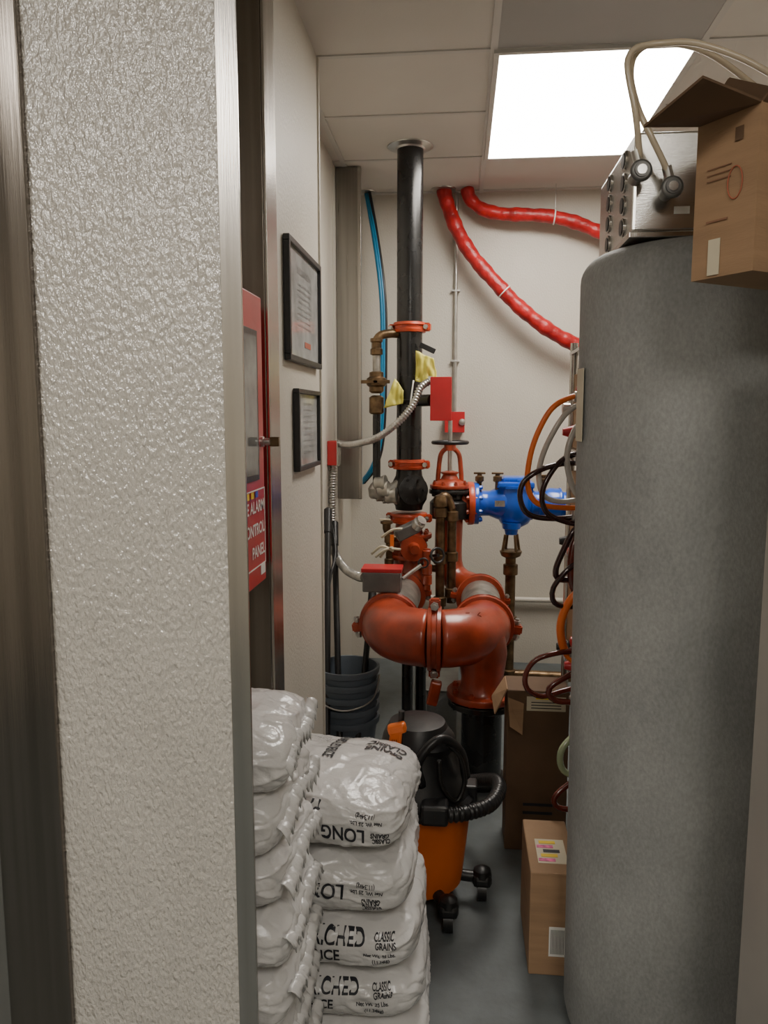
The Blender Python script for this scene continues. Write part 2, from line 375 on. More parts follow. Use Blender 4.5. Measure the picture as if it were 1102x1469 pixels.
for i in range(8):
    bag('rice_bag',(-.439+random.uniform(-.005,.005),1.425,.06+i*.1165),(.272,.320,.132),11+i,random.uniform(-.03,.03),1.2,fin=True)

# ------------------------------------------------------------------ grey CO2 tank
g=grp('bulk_co2_tank')
TC=(.508,1.80)
prof=[(0.0,.20),(.02,.225),(.05,.232)]
prof+=[(.05+(1.79-.05)*i/12,.232+.012*i/12) for i in range(1,13)]
prof+=[(1.79+.055*math.sin(a),.244-.055*(1-math.cos(a))) for a in [math.pi/2*i/8 for i in range(1,9)]]
prof+=[(1.846,.10),(1.847,.001)]
rev('shell',(TC[0],TC[1],0),(0,0,1),prof,'grey',g,72)
flat('spec_label',(TC[0]-.2440,TC[1]-.030,1.52),(0.12,-.99,0),(0,0,1),.05,.16,'cream',g,.001)

# stainless carbonator box
g=grp('stainless_carbonator')
bx0,bx1,by0,by1,bz0,bz1=.335,.66,1.64,2.02,1.848,2.05
box('case',(bx0,by0,bz0+.012),(bx1,by1,bz1),'steelb',g,.006)
box('base_flange',(bx0-.006,by0-.006,bz0),(bx1+.006,by1+.006,bz0+.012),'steel',g,.002)
for r in range(4):
    for c in range(2):
        p=V((bx0,by0+.09+c*.16,bz0+.04+r*.045))
        rev('port',p,(-1,0,0),[(0,.020),(.003,.020),(.004,.015),(.002,.013)],'steel',g,18)
        cyl('port_hole',p-V((.002,0,0)),p-V((.0055,0,0)),.016,'plblk',g,14)
flat('sticker',(.43,by0-.0005,1.90),(1,0,0),(0,0,1),.03,.014,'white',g); flat('sticker',(.47,by0-.0005,2.0),(1,0,0),(0,0,1),.03,.012,'white',g)
flat('sticker',(.56,by0-.0005,1.95),(1,0,0),(0,0,1),.05,.07,'white',g)
g=grp('beverage_hose')
hp=[(.338,1.60,1.975),(.330,1.588,2.02),(.320,1.58,2.07),(.306,1.58,2.13),(.304,1.58,2.16),(.318,1.58,2.178),(.36,1.58,2.184),(.42,1.57,2.178),(.50,1.56,2.145),(.58,1.56,2.10),(.70,1.60,2.055)]
sweep('hose_a',crp(hp,.01),.0060,'tanhose',g)
sweep('hose_b',crp([(.397,1.60,1.945),(.378,1.592,1.98),(.350,1.588,2.03),(.328,1.595,2.08),(.314,1.60,2.14),(.326,1.605,2.182),(.37,1.61,2.198),(.46,1.61,2.175),(.60,1.64,2.09)],.01),.0060,'tanhose',g)
for c in ((.338,1.60,1.962),(.397,1.60,1.930)):
    c=V(c)
    ring('elbow_collar',c+V((0,-.012,0)),(0,1,0),.015,.006,'greybox',g); cyl('elbow_body',c-V((0,.02,0)),c+V((0,.045,0)),.013,'greybox',g)
    cyl('elbow_core',c-V((0,.022,0)),c-V((0,.019,0)),.009,'steelb',g)
    cyl('barb',c+V((0,0,.008)),c+V((-.010,-.002,.040)),.0095,'conduit',g)

# ------------------------------------------------------------------ right-hand cabinet + carton
g=grp('storage_cabinet')
box('carcass',(.485,.75,.06),(1.2,1.27,1.69),'cab',g,.004)
box('top',(.48,.745,1.69),(1.205,1.275,1.713),'cab',g,.003)
for x in (.53,1.15):
    for y in (.80,1.22): cyl('foot',(x,y,0),(x,y,.06),.02,'steel',g)
box('door',(.55,.735,.12),(1.15,.75,1.65),'cab',g,.004); cyl('handle',(.60,.715,.8),(.60,.715,1.1),.01,'steelb',g)
g=grp('cardboard_carton')
A=V((.435,1.25,0)); d1=V((-.545,.839,0)).normalized(); d2=V((.839,.545,0)).normalized()
L1,L2,z0,z1=.112,.30,1.716,1.956
def P(a,b,z): return A+d1*a+d2*b+V((0,0,z))
cv=[P(0,0,z0),P(L1,0,z0),P(L1,L2,z0),P(0,L2,z0),P(0,0,z1),P(L1,0,z1),P(L1,L2,z1),P(0,L2,z1)]
poly('carton_body',cv,[(0,1,2,3),(0,4,5,1),(1,5,6,2),(2,6,7,3),(3,7,4,0)],'card',g,.004)
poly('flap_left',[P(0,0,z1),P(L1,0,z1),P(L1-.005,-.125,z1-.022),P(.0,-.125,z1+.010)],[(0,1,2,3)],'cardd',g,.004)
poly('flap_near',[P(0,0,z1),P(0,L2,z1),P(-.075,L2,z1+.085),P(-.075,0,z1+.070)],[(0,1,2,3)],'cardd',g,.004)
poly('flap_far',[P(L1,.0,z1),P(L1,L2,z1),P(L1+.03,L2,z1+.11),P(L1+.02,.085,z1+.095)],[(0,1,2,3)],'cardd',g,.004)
nrm=-d2
flat('tape',P(L1*.62,-.003,z0+.03),-d1,(0,0,1),.022,.055,'cream',g)
pts=[P(L1*.33+.013*math.cos(2*math.pi*i/30),-.0035,z0+.135+.024*math.sin(2*math.pi*i/30)) for i in range(30)]
sweep('logo_ring',pts,.0009,'printr',g,6,closed=True)
for i in range(3): flat('print_line',P(L1*.60,-.003,z0+.165-.009*i),-d1,(0,0,1),.045,.0015,'print',g)
flat('print_block',P(L1*.60,-.003,z0+.085),-d1,(0,0,1),.04,.003,'print',g)
flat('print_block',P(L1*.30,-.003,z0+.205),-d1,(0,0,1),.014,.02,'cardd',g)

# ------------------------------------------------------------------ fire riser
RX,RY,RR=-.25,3.82,.062
g=grp('sprinkler_riser')
cyl('riser_pipe',(RX,RY,1.20),(RX,RY,2.75),RR,'blackp',g,36)
rev('ceiling_escutcheon',(RX,RY,2.749),(0,0,-1),[(0,.108),(.004,.106),(.010,.070),(.016,.064)],'conduit',g,40)
coupling('coupling_upper',(RX,RY,1.915),(0,0,1),RR,'orangep',g,(1,-.25,0))
coupling('coupling_mid',(RX,RY,1.255),(0,0,1),RR,'orangep',g,(1,-.25,0))
rev('check_valve',(RX,RY,1.03),(0,0,1),[(0,.066),(.02,.07),(.05,.088),(.09,.094),(.13,.085),(.17,.066),(.21,.062)],'castblk',g,32)
rev('check_valve_cover',(RX+.01,RY-.03,1.13),(.25,-1,.1),[(0,.06),(.06,.06),(.062,.072),(.078,.072),(.082,.05),(.095,.02)],'castblk',g,24)
for i in range(6):
    a=i*math.pi/3; cyl('cover_bolt',V((RX+.025,RY-.10,1.137))+V((.055*math.cos(a),-.0,.055*math.sin(a))),V((RX+.03,RY-.125,1.139))+V((.055*math.cos(a),0,.055*math.sin(a))),.007,'castblk',g,6)
coupling('coupling_low',(RX,RY,.99),(0,0,1),RR+.012,'orangep',g,(1,-.25,0))
rev('alarm_valve',(RX,RY,.63),(0,0,1),[(0,.09),(.06,.095),(.10,.085),(.13,.075),(.17,.085),(.22,.095),(.26,.08),(.29,.068),(.34,.066)],'redp',g,32)
flange('valve_flange',(RX,RY,.90),(0,0,1),.115,.022,'redp',g,8,.012)
flange('valve_flange',(RX,RY,.80),(0,0,1),.115,.022,'redp',g,8,.012)
rev('valve_bonnet',(RX+.02,RY-.08,.86),(.2,-1,0),[(0,.05),(.05,.05),(.052,.065),(.07,.065),(.072,.03),(.12,.022)],'redp',g)
for (x,y,a,b,r,m) in ((-.09,3.72,.54,1.06,.022,'brass'),(-.035,3.74,.58,1.04,.022,'brass'),(-.34,3.72,.62,.93,.016,'brass'),(-.15,3.66,.66,.86,.016,'redp')):
    cyl('trim_pipe',(x,y,a),(x,y,b),r,m,g,16)
    for z in (a+.05,(a+b)/2,b-.03): rev('trim_fitting',(x,y,z-.025),(0,0,1),[(0,r*1.1),(.004,r*1.45),(.046,r*1.45),(.05,r*1.1)],m,g,16)
rev('trim_elbow',(-.09,3.72,1.06),(0,0,1),[(0,.034),(.03,.036),(.05,.028),(.058,.01)],'brass',g,16)
sweep('trim_bridge',crp([(-.09,3.72,1.06),(-.085,3.73,1.10),(-.06,3.735,1.10),(-.035,3.74,1.04)],.008),.022,'brass',g)
cyl('trim_cross',(-.34,3.72,.90),(-.22,3.76,.90),.014,'brass',g,14)
cyl('trim_cross',(-.09,3.72,.75),(-.25,3.8,.75),.018,'brass',g,14)
cyl('trim_cross',(-.25,3.80,1.19),(-.36,3.76,1.12),.026,'galv',g,16)
for zz,xx in ((1.13,-.37),(1.10,-.33),(1.16,-.385)):
    rev('galv_fitting',(xx-.03,3.75,zz),(1,-.2,.1),[(0,.024),(.008,.036),(.035,.034),(.05,.042),(.06,.042),(.065,.026)],'galv',g,16)
rev('gauge_valve',(-.35,3.70,.93),(0,0,1),[(0,.014),(.02,.02),(.04,.02),(.045,.03),(.055,.03),(.06,.008)],'brass',g)
box('gauge_lever',(-.385,3.69,.99),(-.33,3.705,.998),'cream',g,.002)
ring('small_wheel',(-.10,3.60,.84),(.5,-.8,.2),.034,.006,'plblk',g); cyl('small_stem',(-.16,3.68,.82),(-.095,3.59,.842),.008,'castblk',g)
box('tamper_box',(-.30,3.55,.93),(-.19,3.62,.985),'greybox',g,.006,rot=eul(0,-25,15))
rev('tamper_cap',(-.20,3.58,.98),(.5,-.4,.6),[(0,.03),(.03,.03),(.035,.024),(.05,.024)],'conduit',g)
for q in ((-.36,3.55,.93,-.25,3.56,.97),(-.40,3.5,.86,-.30,3.5,.875),(-.38,3.48,.85,-.27,3.52,.88),(-.36,3.5,.845,-.30,3.45,.90)):
    sweep('loose_wire',crp([q[:3],((q[0]+q[3])/2,q[1]-.02,q[2]+.04),q[3:]],.01),.006,'cream',g,8)
box('orange_tag',(-.315,3.50,.89),(-.298,3.505,.95),'orange',g)
# inspector's test line on the same riser
X=-.405;Yl=3.76
sweep('elbow_pipe',crp([(RX-.05,3.80,1.885),(-.34,3.785,1.885),(-.385,3.77,1.875),(X,Yl,1.845),(X,Yl,1.78)],.01),.021,'brass',g)
rev('union',(X,Yl,1.78),(0,0,1),[(0,.02),(.005,.03),(.03,.03),(.035,.024),(.06,.024),(.065,.03),(.08,.03)],'brass',g,8,False)
cyl('nipple',(X,Yl,1.62),(X,Yl,1.78),.019,'galv',g)
rev('ball_valve',(X,Yl,1.60),(0,0,1),[(0,.024),(.01,.036),(.03,.036),(.04,.048),(.07,.048),(.08,.034),(.10,.034),(.105,.02)],'brass',g,16)
box('valve_handle',(X-.07,Yl-.055,1.645),(X+.07,Yl-.047,1.662),'brass',g,.003)
cyl('valve_stem',(X,Yl-.055,1.654),(X,Yl-.03,1.654),.01,'brass',g)
rev('tee',(X,Yl,1.50),(0,0,1),[(0,.026),(.008,.036),(.08,.036),(.09,.022)],'brass',g,16)
cyl('drop_pipe',(X,Yl,1.12),(X,Yl,1.50),.019,'blackp',g)
rev('angle_valve',(X,Yl,1.09),(0,0,1),[(0,.03),(.01,.038),(.05,.042),(.07,.03),(.08,.02)],'galv',g)
cyl('valve_side',(X,Yl,1.10),(RX-.04,3.80,1.10),.026,'galv',g)
for s in (0,.06): rev('hexring',(X+.03+s,Yl+.005,1.10),(1,.25,0),[(0,.036),(.016,.036)],'galv',g,8,False)

# yellow plastic tag wrapped round riser
g=grp('inspection_tag')
def sheet(name,cs,m,amp,seed):
    n=14; vs=[];fs=[]; cs=[V(c) for c in cs]
    for i in range(n+1):
        for j in range(n+1):
            s,t=i/n,j/n; p=(cs[0]*(1-s)+cs[1]*s)*(1-t)+(cs[3]*(1-s)+cs[2]*s)*t
            p=p+V((noise.noise(p*25+V((seed,0,0)))*.3,noise.noise(V((p.x*60,p.z*20,seed))),noise.noise(p*30)*.3))*amp; vs.append(p)
    for i in range(n):
        for j in range(n): a=i*(n+1)+j; fs.append((a,a+1,a+n+2,a+n+1))
    o=poly(name,vs,fs,m,g,.002)
    for p in o.data.polygons: p.use_smooth=True
sheet('tag_upper',[(-.215,3.735,1.80),(-.13,3.72,1.76),(-.105,3.72,1.63),(-.215,3.735,1.655)],'yellow',.02,1)
sheet('tag_lower',[(-.37,3.73,1.53),(-.315,3.74,1.67),(-.27,3.735,1.61),(-.275,3.73,1.55)],'yellow',.014,5)
box('dark_strap',(-.20,3.75,1.80),(-.12,3.76,1.825),'plblk',g,.002,rot=eul(0,25,0))
sweep('zip_tie',crp([(-.245,3.74,1.50),(-.235,3.725,1.58),(-.225,3.74,1.66)],.02),.004,'white',g,8)

g=grp('flow_switch')
box('switch_box',(-.135,3.60,1.475),(-.045,3.67,1.665),'red',g,.004)
box('switch_lid',(-.139,3.592,1.470),(-.041,3.602,1.670),'red',g,.002)
cyl('saddle',(RX,RY,1.565),(-.13,3.64,1.565),.028,'castblk',g)
ring('saddle_band',(RX,RY,1.565),(0,0,1),RR+.004,.008,'castblk',g)
cyl('conduit_hub',(-.15,3.63,1.655),(-.13,3.63,1.655),.02,'conduit',g)
f=[(-.595,3.80,1.355),(-.54,3.75,1.352),(-.47,3.68,1.365),(-.38,3.62,1.395),(-.29,3.59,1.46),(-.22,3.585,1.54),(-.185,3.60,1.62),(-.14,3.63,1.655)]
sweep('flex_conduit',crp(f,.0033),.017,'conduit',g,14,rf=lambda i,s:.0155+.0028*math.sin(s*2*math.pi/.013))
g=grp('junction_box')
box('box_body',(-.649,3.76,1.25),(-.60,3.86,1.37),'red',g,.003); box('box_cover',(-.602,3.755,1.245),(-.596,3.865,1.375),'steelb',g,.002)
f=[(-.625,3.80,1.25),(-.63,3.79,1.10),(-.63,3.78,.95),(-.62,3.72,.86),(-.56,3.55,.815),(-.50,3.40,.80),(-.43,3.27,.80),(-.402,3.22,.81)]
sweep('flex_conduit',crp(f,.0033),.017,'conduit',g,14,rf=lambda i,s:.0175+.003*math.sin(s*2*math.pi/.013))
g=grp('tamper_switch')
box('case',(-.40,3.15,.76),(-.24,3.25,.845),'greybox',g,.005); box('lid',(-.405,3.145,.845),(-.235,3.255,.862),'red',g,.003)
cyl('arm',(-.235,3.2,.81),(-.16,3.25,.86),.008,'conduit',g); ring('arm_ring',(-.15,3.25,.87),(0,1,0),.02,.004,'plblk',g)
cyl('mount',(-.30,3.2,.72),(-.30,3.2,.77),.03,'redp',g)

# ------------------------------------------------------------------ U-bend main
g=grp('sprinkler_main_pipe')
LX,PX,ZU,RU=-.285,.105,.63,.113
cx=(LX+PX)/2; R=(PX-LX)/2
def arc(a0,a1,n=18): return [(cx+R*math.cos(a),3.14+R*math.sin(a),ZU) for a in [a0+(a1-a0)*i/n for i in range(n+1)]]
ga=math.pi*1.5
sweep('elbow_left',arc(math.pi,ga-.10),RU,'redp',g,36)
sweep('elbow_right',arc(ga+.10,2*math.pi),RU,'redp',g,36)
coupling('coupling_front',(cx,2.95,ZU),(1,0,0),RU-.004,'redp',g,(0,0,1),.055,big=1.3)
coupling('coupling_left',(LX,3.16,ZU),(0,1,0),RU-.002,'redp',g,(1,0,.15),.05,big=1.3)
coupling('coupling_right',(PX,3.16,ZU),(0,1,0),RU-.002,'redp',g,(1,0,-.1),.05,big=1.3)
cyl('spool_left',(LX,3.17,ZU),(RX-.01,3.76,ZU),.086,'galv',g,36)
cyl('spool_right',(PX,3.17,ZU),(PX,3.66,ZU),.092,'galv',g,36)
coupling('coupling_far',(PX,3.64,ZU),(0,1,0),.098,'redp',g,(1,0,-.1),.055)
coupling('coupling_far_left',(RX-.012,3.68,ZU),(0,1,0),.09,'redp',g,(1,0,.1),.055)
sweep('elbow_back',crp([(PX,3.66,ZU),(PX,3.74,ZU),(.07,3.83,ZU+.01),(0,3.89,ZU+.03),(-.05,3.92,ZU+.11),(-.05,3.92,ZU+.36)],.02),.07,'redp',g,28)
rev('drop_fitting',(.10,3.03,.63),(0,0,-1),[(0,.09),(.08,.098),(.13,.092),(.18,.084),(.22,.088),(.235,.10)],'redp',g,32)
flange('drop_flange',(.10,3.03,.385),(0,0,1),.142,.026,'redp',g,8,.013)
flange('drop_flange_lower',(.10,3.03,.352),(0,0,1),.138,.024,'blackp',g,8,.013)
cyl('floor_pipe',(.10,3.03,0),(.10,3.03,.35),.082,'blackp',g,32)
ring('floor_collar',(.10,3.03,.03),(0,0,1),.085,.02,'castblk',g)
text('cast_text','FIRE  6',.045,(.03,2.935,.722),(1,.25,0),(0,.35,.94),'redp',g)
box('coupling_tail',(cx-.022,2.925,.36),(cx+.022,2.965,.46),'redp',g,.008,rot=eul(0,12,0))
for x,y in ((-.215,3.22),(-.16,3.28)):
    cyl('drain_drop',(x,y,0),(x,y,.58),.024,'blackp',g,16)

g=grp('gate_valve')
GX,GY=-.05,3.90
rev('valve_body',(GX,GY,.98),(0,0,1),[(0,.095),(.02,.10),(.08,.10),(.10,.08),(.13,.075)],'castblk',g)
flange('bonnet_flange',(GX,GY,1.115),(0,0,1),.105,.02,'castblk',g,8,.010)
flange('bonnet_flange_top',(GX,GY,1.14),(0,0,1),.10,.018,'redp',g,8,.010)
rev('bonnet',(GX,GY,1.148),(0,0,1),[(0,.085),(.015,.075),(.03,.045),(.05,.035),(.06,.045),(.065,.045),(.07,.02)],'redp',g)
for s in (1,-1):
    sweep('yoke',crp([(GX+s*.06,GY,1.16),(GX+s*.055,GY,1.23),(GX+s*.045,GY,1.30),(GX+s*.015,GY,1.335)],.01),.012,'redp',g,10)
rev('yoke_hub',(GX,GY,1.32),(0,0,1),[(0,.03),(.03,.03),(.032,.02)],'redp',g)
ring('handwheel',(GX,GY,1.36),(0,0,1),.085,.010,'plblk',g,n=48)
for i in range(5):
    a=i*2*math.pi/5+.3; cyl('spoke',(GX,GY,1.36),(GX+.083*math.cos(a),GY+.083*math.sin(a),1.36),.006,'plblk',g,8)
cyl('stem',(GX,GY,1.18),(GX,GY,1.47),.011,'conduit',g,12)
flange('outlet_flange',(.055,3.94,1.05),(1,.1,0),.11,.03,'orangep',g,8,.012)
cyl('outlet_neck',(GX,GY,1.05),(.05,3.935,1.05),.075,'redp',g)

g=grp('backflow_preventer')
by=3.95;bz=1.05
flange('flange_left',(.085,by,bz),(1,0,0),.108,.028,'blue',g,8,.012)
rev('body_left',(.09,by,bz),(1,0,0),[(0,.08),(.02,.066),(.06,.064),(.10,.080),(.14,.090),(.17,.086),(.19,.07)],'blue',g,32)
rev('body_mid',(.28,by,.93),(0,0,1),[(0,.035),(.02,.07),(.06,.095),(.13,.10),(.18,.09),(.20,.088),(.202,.098),(.215,.098),(.217,.07),(.235,.055),(.24,.02)],'blue',g,32)
box('cover_plate',(.19,by-.085,1.135),(.37,by+.085,1.165),'blue',g,.008)
box('cover_dome',(.215,by-.065,1.16),(.345,by+.065,1.188),'blue',g,.01)
rev('body_right',(.32,by,bz),(1,0,0),[(0,.08),(.03,.072),(.07,.064),(.10,.066),(.13,.082),(.18,.079),(.20,.062),(.23,.062),(.245,.1),(.27,.1)],'blue',g,32)
for i in range(8):
    a=i*math.pi/4+.2; cyl('cover_bolt',(.28+.068*math.cos(a),by+.072*math.sin(a),1.12),(.28+.068*math.cos(a),by+.072*math.sin(a),1.176),.009,'blue',g,6)
for x,zt in ((.10,1.20),(.19,1.20),(.42,1.19)):
    cyl('test_cock_stem',(x,by-.02,1.09),(x,by-.02,zt),.012,'brass',g,12); box('test_cock_handle',(x-.03,by-.03,zt),(x+.03,by-.012,zt+.01),'brass',g,.003)
    rev('test_cock_body',(x,by-.02,zt-.04),(0,0,1),[(0,.014),(.005,.022),(.028,.022),(.033,.012)],'brass',g,8,False)
rev('relief_port',(.262,by-.05,.96),(0,0,-1),[(0,.05),(.03,.045),(.035,.035),(.06,.03)],'blue',g)
flat('name_plate',(.20,by-.098,1.06),(1,0,0),(0,0,1),.05,.03,'steelb',g)
for s in (.36,.40,.5): rev('rib',(s,by,bz),(1,0,0),[(0,.083),(.008,.083)],'blue',g,32)
cyl('outlet_pipe',(.59,by,bz),(1.48,by,bz),.062,'redp',g)
g=grp('relief_drain_pipe')
rev('air_gap_funnel',(.262,by-.05,.78),(0,0,1),[(0,.03),(.01,.048),(.03,.056),(.035,.056),(.04,.045)],'brass',g,20)
for i in range(4):
    a=i*math.pi/2+.5; cyl('air_gap_strut',(.262+.05*math.cos(a),by-.05+.05*math.sin(a),.81),(.262+.034*math.cos(a),by-.05+.034*math.sin(a),.90),.007,'brass',g,8)
cyl('drain_down',(.262,by-.05,.17),(.262,by-.05,.78),.026,'brass',g)
for z in (.72,.45,.17): rev('drain_coupling',(.262,by-.05,z-.03),(0,0,1),[(0,.027),(.005,.037),(.055,.037),(.06,.027)],'brass',g)
cyl('drain_along',(.262,by-.05,.17),(1.45,by-.05,.15),.026,'brass',g); cyl('drain_foot',(.9,by-.05,0),(.9,by-.05,.16),.02,'brass',g)

g=grp('wall_monitor_box')
box('back_box',(-.085,4.55,1.40),(.02,4.619,1.51),'red',g,.004); box('cover',(-.09,4.543,1.395),(.025,4.551,1.515),'red',g,.002)
cyl('conduit_run',(-.035,4.60,1.51),(-.035,4.60,2.75),.011,'conduit',g,12)
for z in (2.2,1.8): box('strap',(-.06,4.588,z),(-.01,4.619,z+.012),'conduit',g,.002)
rev('bell',(.01,4.54,1.455),(0,-1,0),[(0,.02),(.01,.018),(.012,.006)],'conduit',g)

g=grp('blue_water_tubing')
for dx,m in ((0,'bluetube'),(.022,'plblk'),(.012,'bluetube')):
    pts=[(-.548+dx,4.55-dx,2.745),(-.50+dx,4.48,2.5),(-.46+dx,4.43,2.25),(-.445+dx,4.42,2.05),(-.445+dx,4.42,1.8),(-.45+dx,4.42,1.5),(-.47+dx,4.43,1.30),(-.515+dx,4.45,1.18),(-.58+dx,4.5,1.10)]
    sweep('tube',crp(pts,.03),.011 if m!='plblk' else .009,m,g,10)
rev('ceiling_ring',(-.54,4.54,2.749),(0,0,-1),[(0,.05),(.005,.048),(.008,.03)],'conduit',g)

g=grp('red_sleeved_hose')
def wob(i,s): return .040+.002*math.sin(s*40)+.0015*math.sin(s*97)
sweep('sleeve',crp([(-.11,4.53,2.748),(-.085,4.52,2.66),(-.03,4.50,2.52),(.06,4.48,2.37),(.20,4.46,2.21),(.32,4.46,2.09),(.46,4.46,1.98),(.60,4.47,1.90),(.75,4.48,1.84),(1.0,4.5,1.78),(1.45,4.52,1.70)],.012),.04,'redhose',g,16,rf=wob)
rev('ceiling_ring',(-.11,4.53,2.749),(0,0,-1),[(0,.07),(.005,.068),(.008,.045)],'conduit',g)
ring('tie',(.235,4.46,2.175),(1,0,-1),.042,.004,'white',g,8)
g=grp('red_sleeved_hose')
sweep('sleeve',crp([(.02,4.52,2.748),(.04,4.52,2.69),(.11,4.51,2.63),(.22,4.50,2.60),(.36,4.49,2.59),(.50,4.49,2.575),(.64,4.49,2.535),(.80,4.49,2.47),(1.1,4.5,2.38),(1.47,4.5,2.33)],.012),.036,'redhose',g,16,rf=lambda i,s:wob(i,s)-.004)
ring('tie',(.50,4.49,2.575),(1,0,-.1),.038,.004,'white',g,8)
cyl('hanger',(.505,4.49,2.61),(.505,4.49,2.75),.002,'conduit',g,6)

# ------------------------------------------------------------------ beverage rack + syrup lines behind tank
g=grp('syrup_rack')
for x in (.40,.95):
    for y in (2.20,2.85): cyl('post',(x,y,0),(x,y,1.75),.014,'steel',g,12)
for z in (.62,1.0,1.38,1.72):
    box('shelf',(.385,2.185,z-.012),(.965,2.865,z),'steel',g,.003)
for z,h in ((.62,.30),(1.0,.30),(1.38,.26)):
    for k in range(3):
        box('syrup_box',(.40,2.22+.21*k,z+.001),(.80,2.41+.21*k,z+h),'card' if k!=1 else 'cardd',g,.003)
        rev('box_connector',(.40,2.30+.21*k,z+.06),(-1,0,0),[(0,.02),(.01,.024),(.03,.018),(.05,.012)],'red' if (k+int(z*10))%2 else 'plblk',g,14)
box('regulator_board',(.33,2.24,1.50),(.385,2.27,1.63),'cardd',g,.002)
hz=grp('syrup_hose')
def hose(m,pts,r=.010): sweep('hose',crp(pts,.012),r,m,hz,10)
Y=2.26
hose('orhose',[(.36,Y,1.55),(.31,Y-.02,1.548),(.255,Y-.03,1.515),(.215,Y-.03,1.44),(.195,Y-.03,1.36),(.195,Y-.03,1.29),(.225,Y-.02,1.245),(.30,Y,1.232),(.38,Y+.02,1.23)],.008)
hose('clhose',[(.37,Y,1.53),(.32,Y-.01,1.52),(.28,Y-.02,1.48),(.24,Y-.02,1.40),(.225,Y-.02,1.33),(.24,Y-.02,1.27),(.29,Y,1.25),(.37,Y,1.26)],.008)
hose('clhose',[(.37,Y,1.50),(.335,Y,1.47),(.31,Y-.01,1.42),(.305,Y-.01,1.36),(.33,Y,1.28),(.37,Y,1.25)],.009)
hose('dkhose',[(.38,Y+.02,1.36),(.30,Y,1.36),(.23,Y-.04,1.345),(.18,Y-.05,1.31),(.172,Y-.05,1.26),(.20,Y-.04,1.215),(.28,Y,1.20),(.38,Y+.02,1.21)],.008)
hose('dkhose',[(.38,Y+.02,1.38),(.32,Y,1.385),(.27,Y-.02,1.35),(.235,Y-.03,1.28),(.25,Y-.02,1.22),(.31,Y,1.19),(.38,Y,1.18)],.008)
hose('dkhose',[(.38,Y,1.20),(.33,Y-.02,1.17),(.30,Y-.02,1.11),(.28,Y-.02,1.05),(.30,Y,1.02),(.38,Y,1.03)],.009)
hose('dkhose',[(.38,Y,1.10),(.32,Y-.02,1.06),(.275,Y-.02,1.0),(.28,Y-.02,.955),(.33,Y,.94),(.38,Y,.96)],.008)
hose('brhose',[(.38,Y,1.22),(.345,Y,1.16),(.325,Y-.01,1.09),(.335,Y,1.0),(.38,Y,.95)],.012)
hose('orhose',[(.38,Y,.99),(.34,Y-.01,.98),(.31,Y-.01,.93),(.30,Y-.01,.87),(.32,Y,.80),(.38,Y,.75)],.012)
hose('brhose',[(.38,Y,.81),(.30,Y-.03,.81),(.23,Y-.04,.79),(.20,Y-.04,.745),(.205,Y-.04,.70),(.25,Y-.03,.675),(.32,Y,.685),(.38,Y,.70)],.008)
hose('brhose',[(.38,Y,.76),(.33,Y-.02,.74),(.27,Y-.03,.70),(.29,Y-.02,.66),(.38,Y,.65)],.009)
hose('grhose',[(.38,Y,.56),(.34,Y-.01,.54),(.31,Y-.02,.50),(.32,Y-.01,.44),(.38,Y,.41)],.010)
hose('brhose',[(.38,Y,.42),(.33,Y-.01,.39),(.295,Y-.02,.355),(.31,Y-.01,.32),(.38,Y,.31)],.009)
for p in ((.33,Y-.01,1.549),(.30,Y,1.515),(.34,Y,1.37),(.335,Y-.01,1.21),(.345,Y-.01,.965),(.34,Y-.01,.805),(.345,Y,.655)):
    p=V(p); rev('hose_clamp',p-V((.012,0,0)),(1,0,0),[(0,.013),(.003,.016),(.022,.016),(.024,.013)],'conduit',hz,12)
for p in ((.345,Y,1.56),(.35,Y,1.08),(.35,Y,.83)):
    rev('red_connector',V(p)-V((.02,0,0)),(1,0,0.2),[(0,.010),(.005,.018),(.03,.018),(.035,.012),(.05,.012)],'red',hz,12)

# ------------------------------------------------------------------ cartons on floor
g=grp('tall_cardboard_box')
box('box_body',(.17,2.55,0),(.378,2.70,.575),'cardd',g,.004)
poly('flap_side',[(.17,2.56,.575),(.17,2.69,.575),(.125,2.69,.50),(.13,2.57,.48)],[(0,1,2,3)],'card',g,.004)
poly('flap_front',[(.172,2.548,.55),(.225,2.548,.53),(.22,2.52,.43),(.178,2.515,.46)],[(0,1,2,3)],'card',g,.003)
flat('shipping_label',(.30,2.5495,.53),(1,0,0),(0,0,1),.13,.05,'cream',g); flat('label_strip',(.29,2.5485,.552),(1,0,0),(0,0,1),.05,.012,'yelsticker',g)
for i in range(3): flat('label_line',(.30,2.5485,.535-.010*i),(1,0,0),(0,0,1),.10,.003,'ink',g)
for z in (.14,.17): flat('print_line',(.28,2.5485,z),(1,0,0),(0,0,1),.10,.010,'ink',g)
g=grp('small_cardboard_box')
box('box_body',(.20,1.945,0),(.325,2.22,.295),'card',g,.004)
flat('top_label',(.265,2.05,.2953),(1,0,0),(0,1,0),.08,.12,'cream',g)
for i in range(5): flat('top_label_print',(.25+.008*(i%3),2.005+.022*i,.2965),(1,0,0),(0,1,0),.045,.014,('pink','yelsticker','ink')[i%3],g)
flat('barcode_label',(.275,1.9445,.10),(1,0,0),(0,0,1),.045,.085,'white',g)
for i in range(10): flat('bar',(.258+.0037*i,1.9435,.10),(1,0,0),(0,0,1),.0015,.07,'ink',g)
box('tape',(.245,1.943,.20),(.28,1.9445,.295),'card',g)

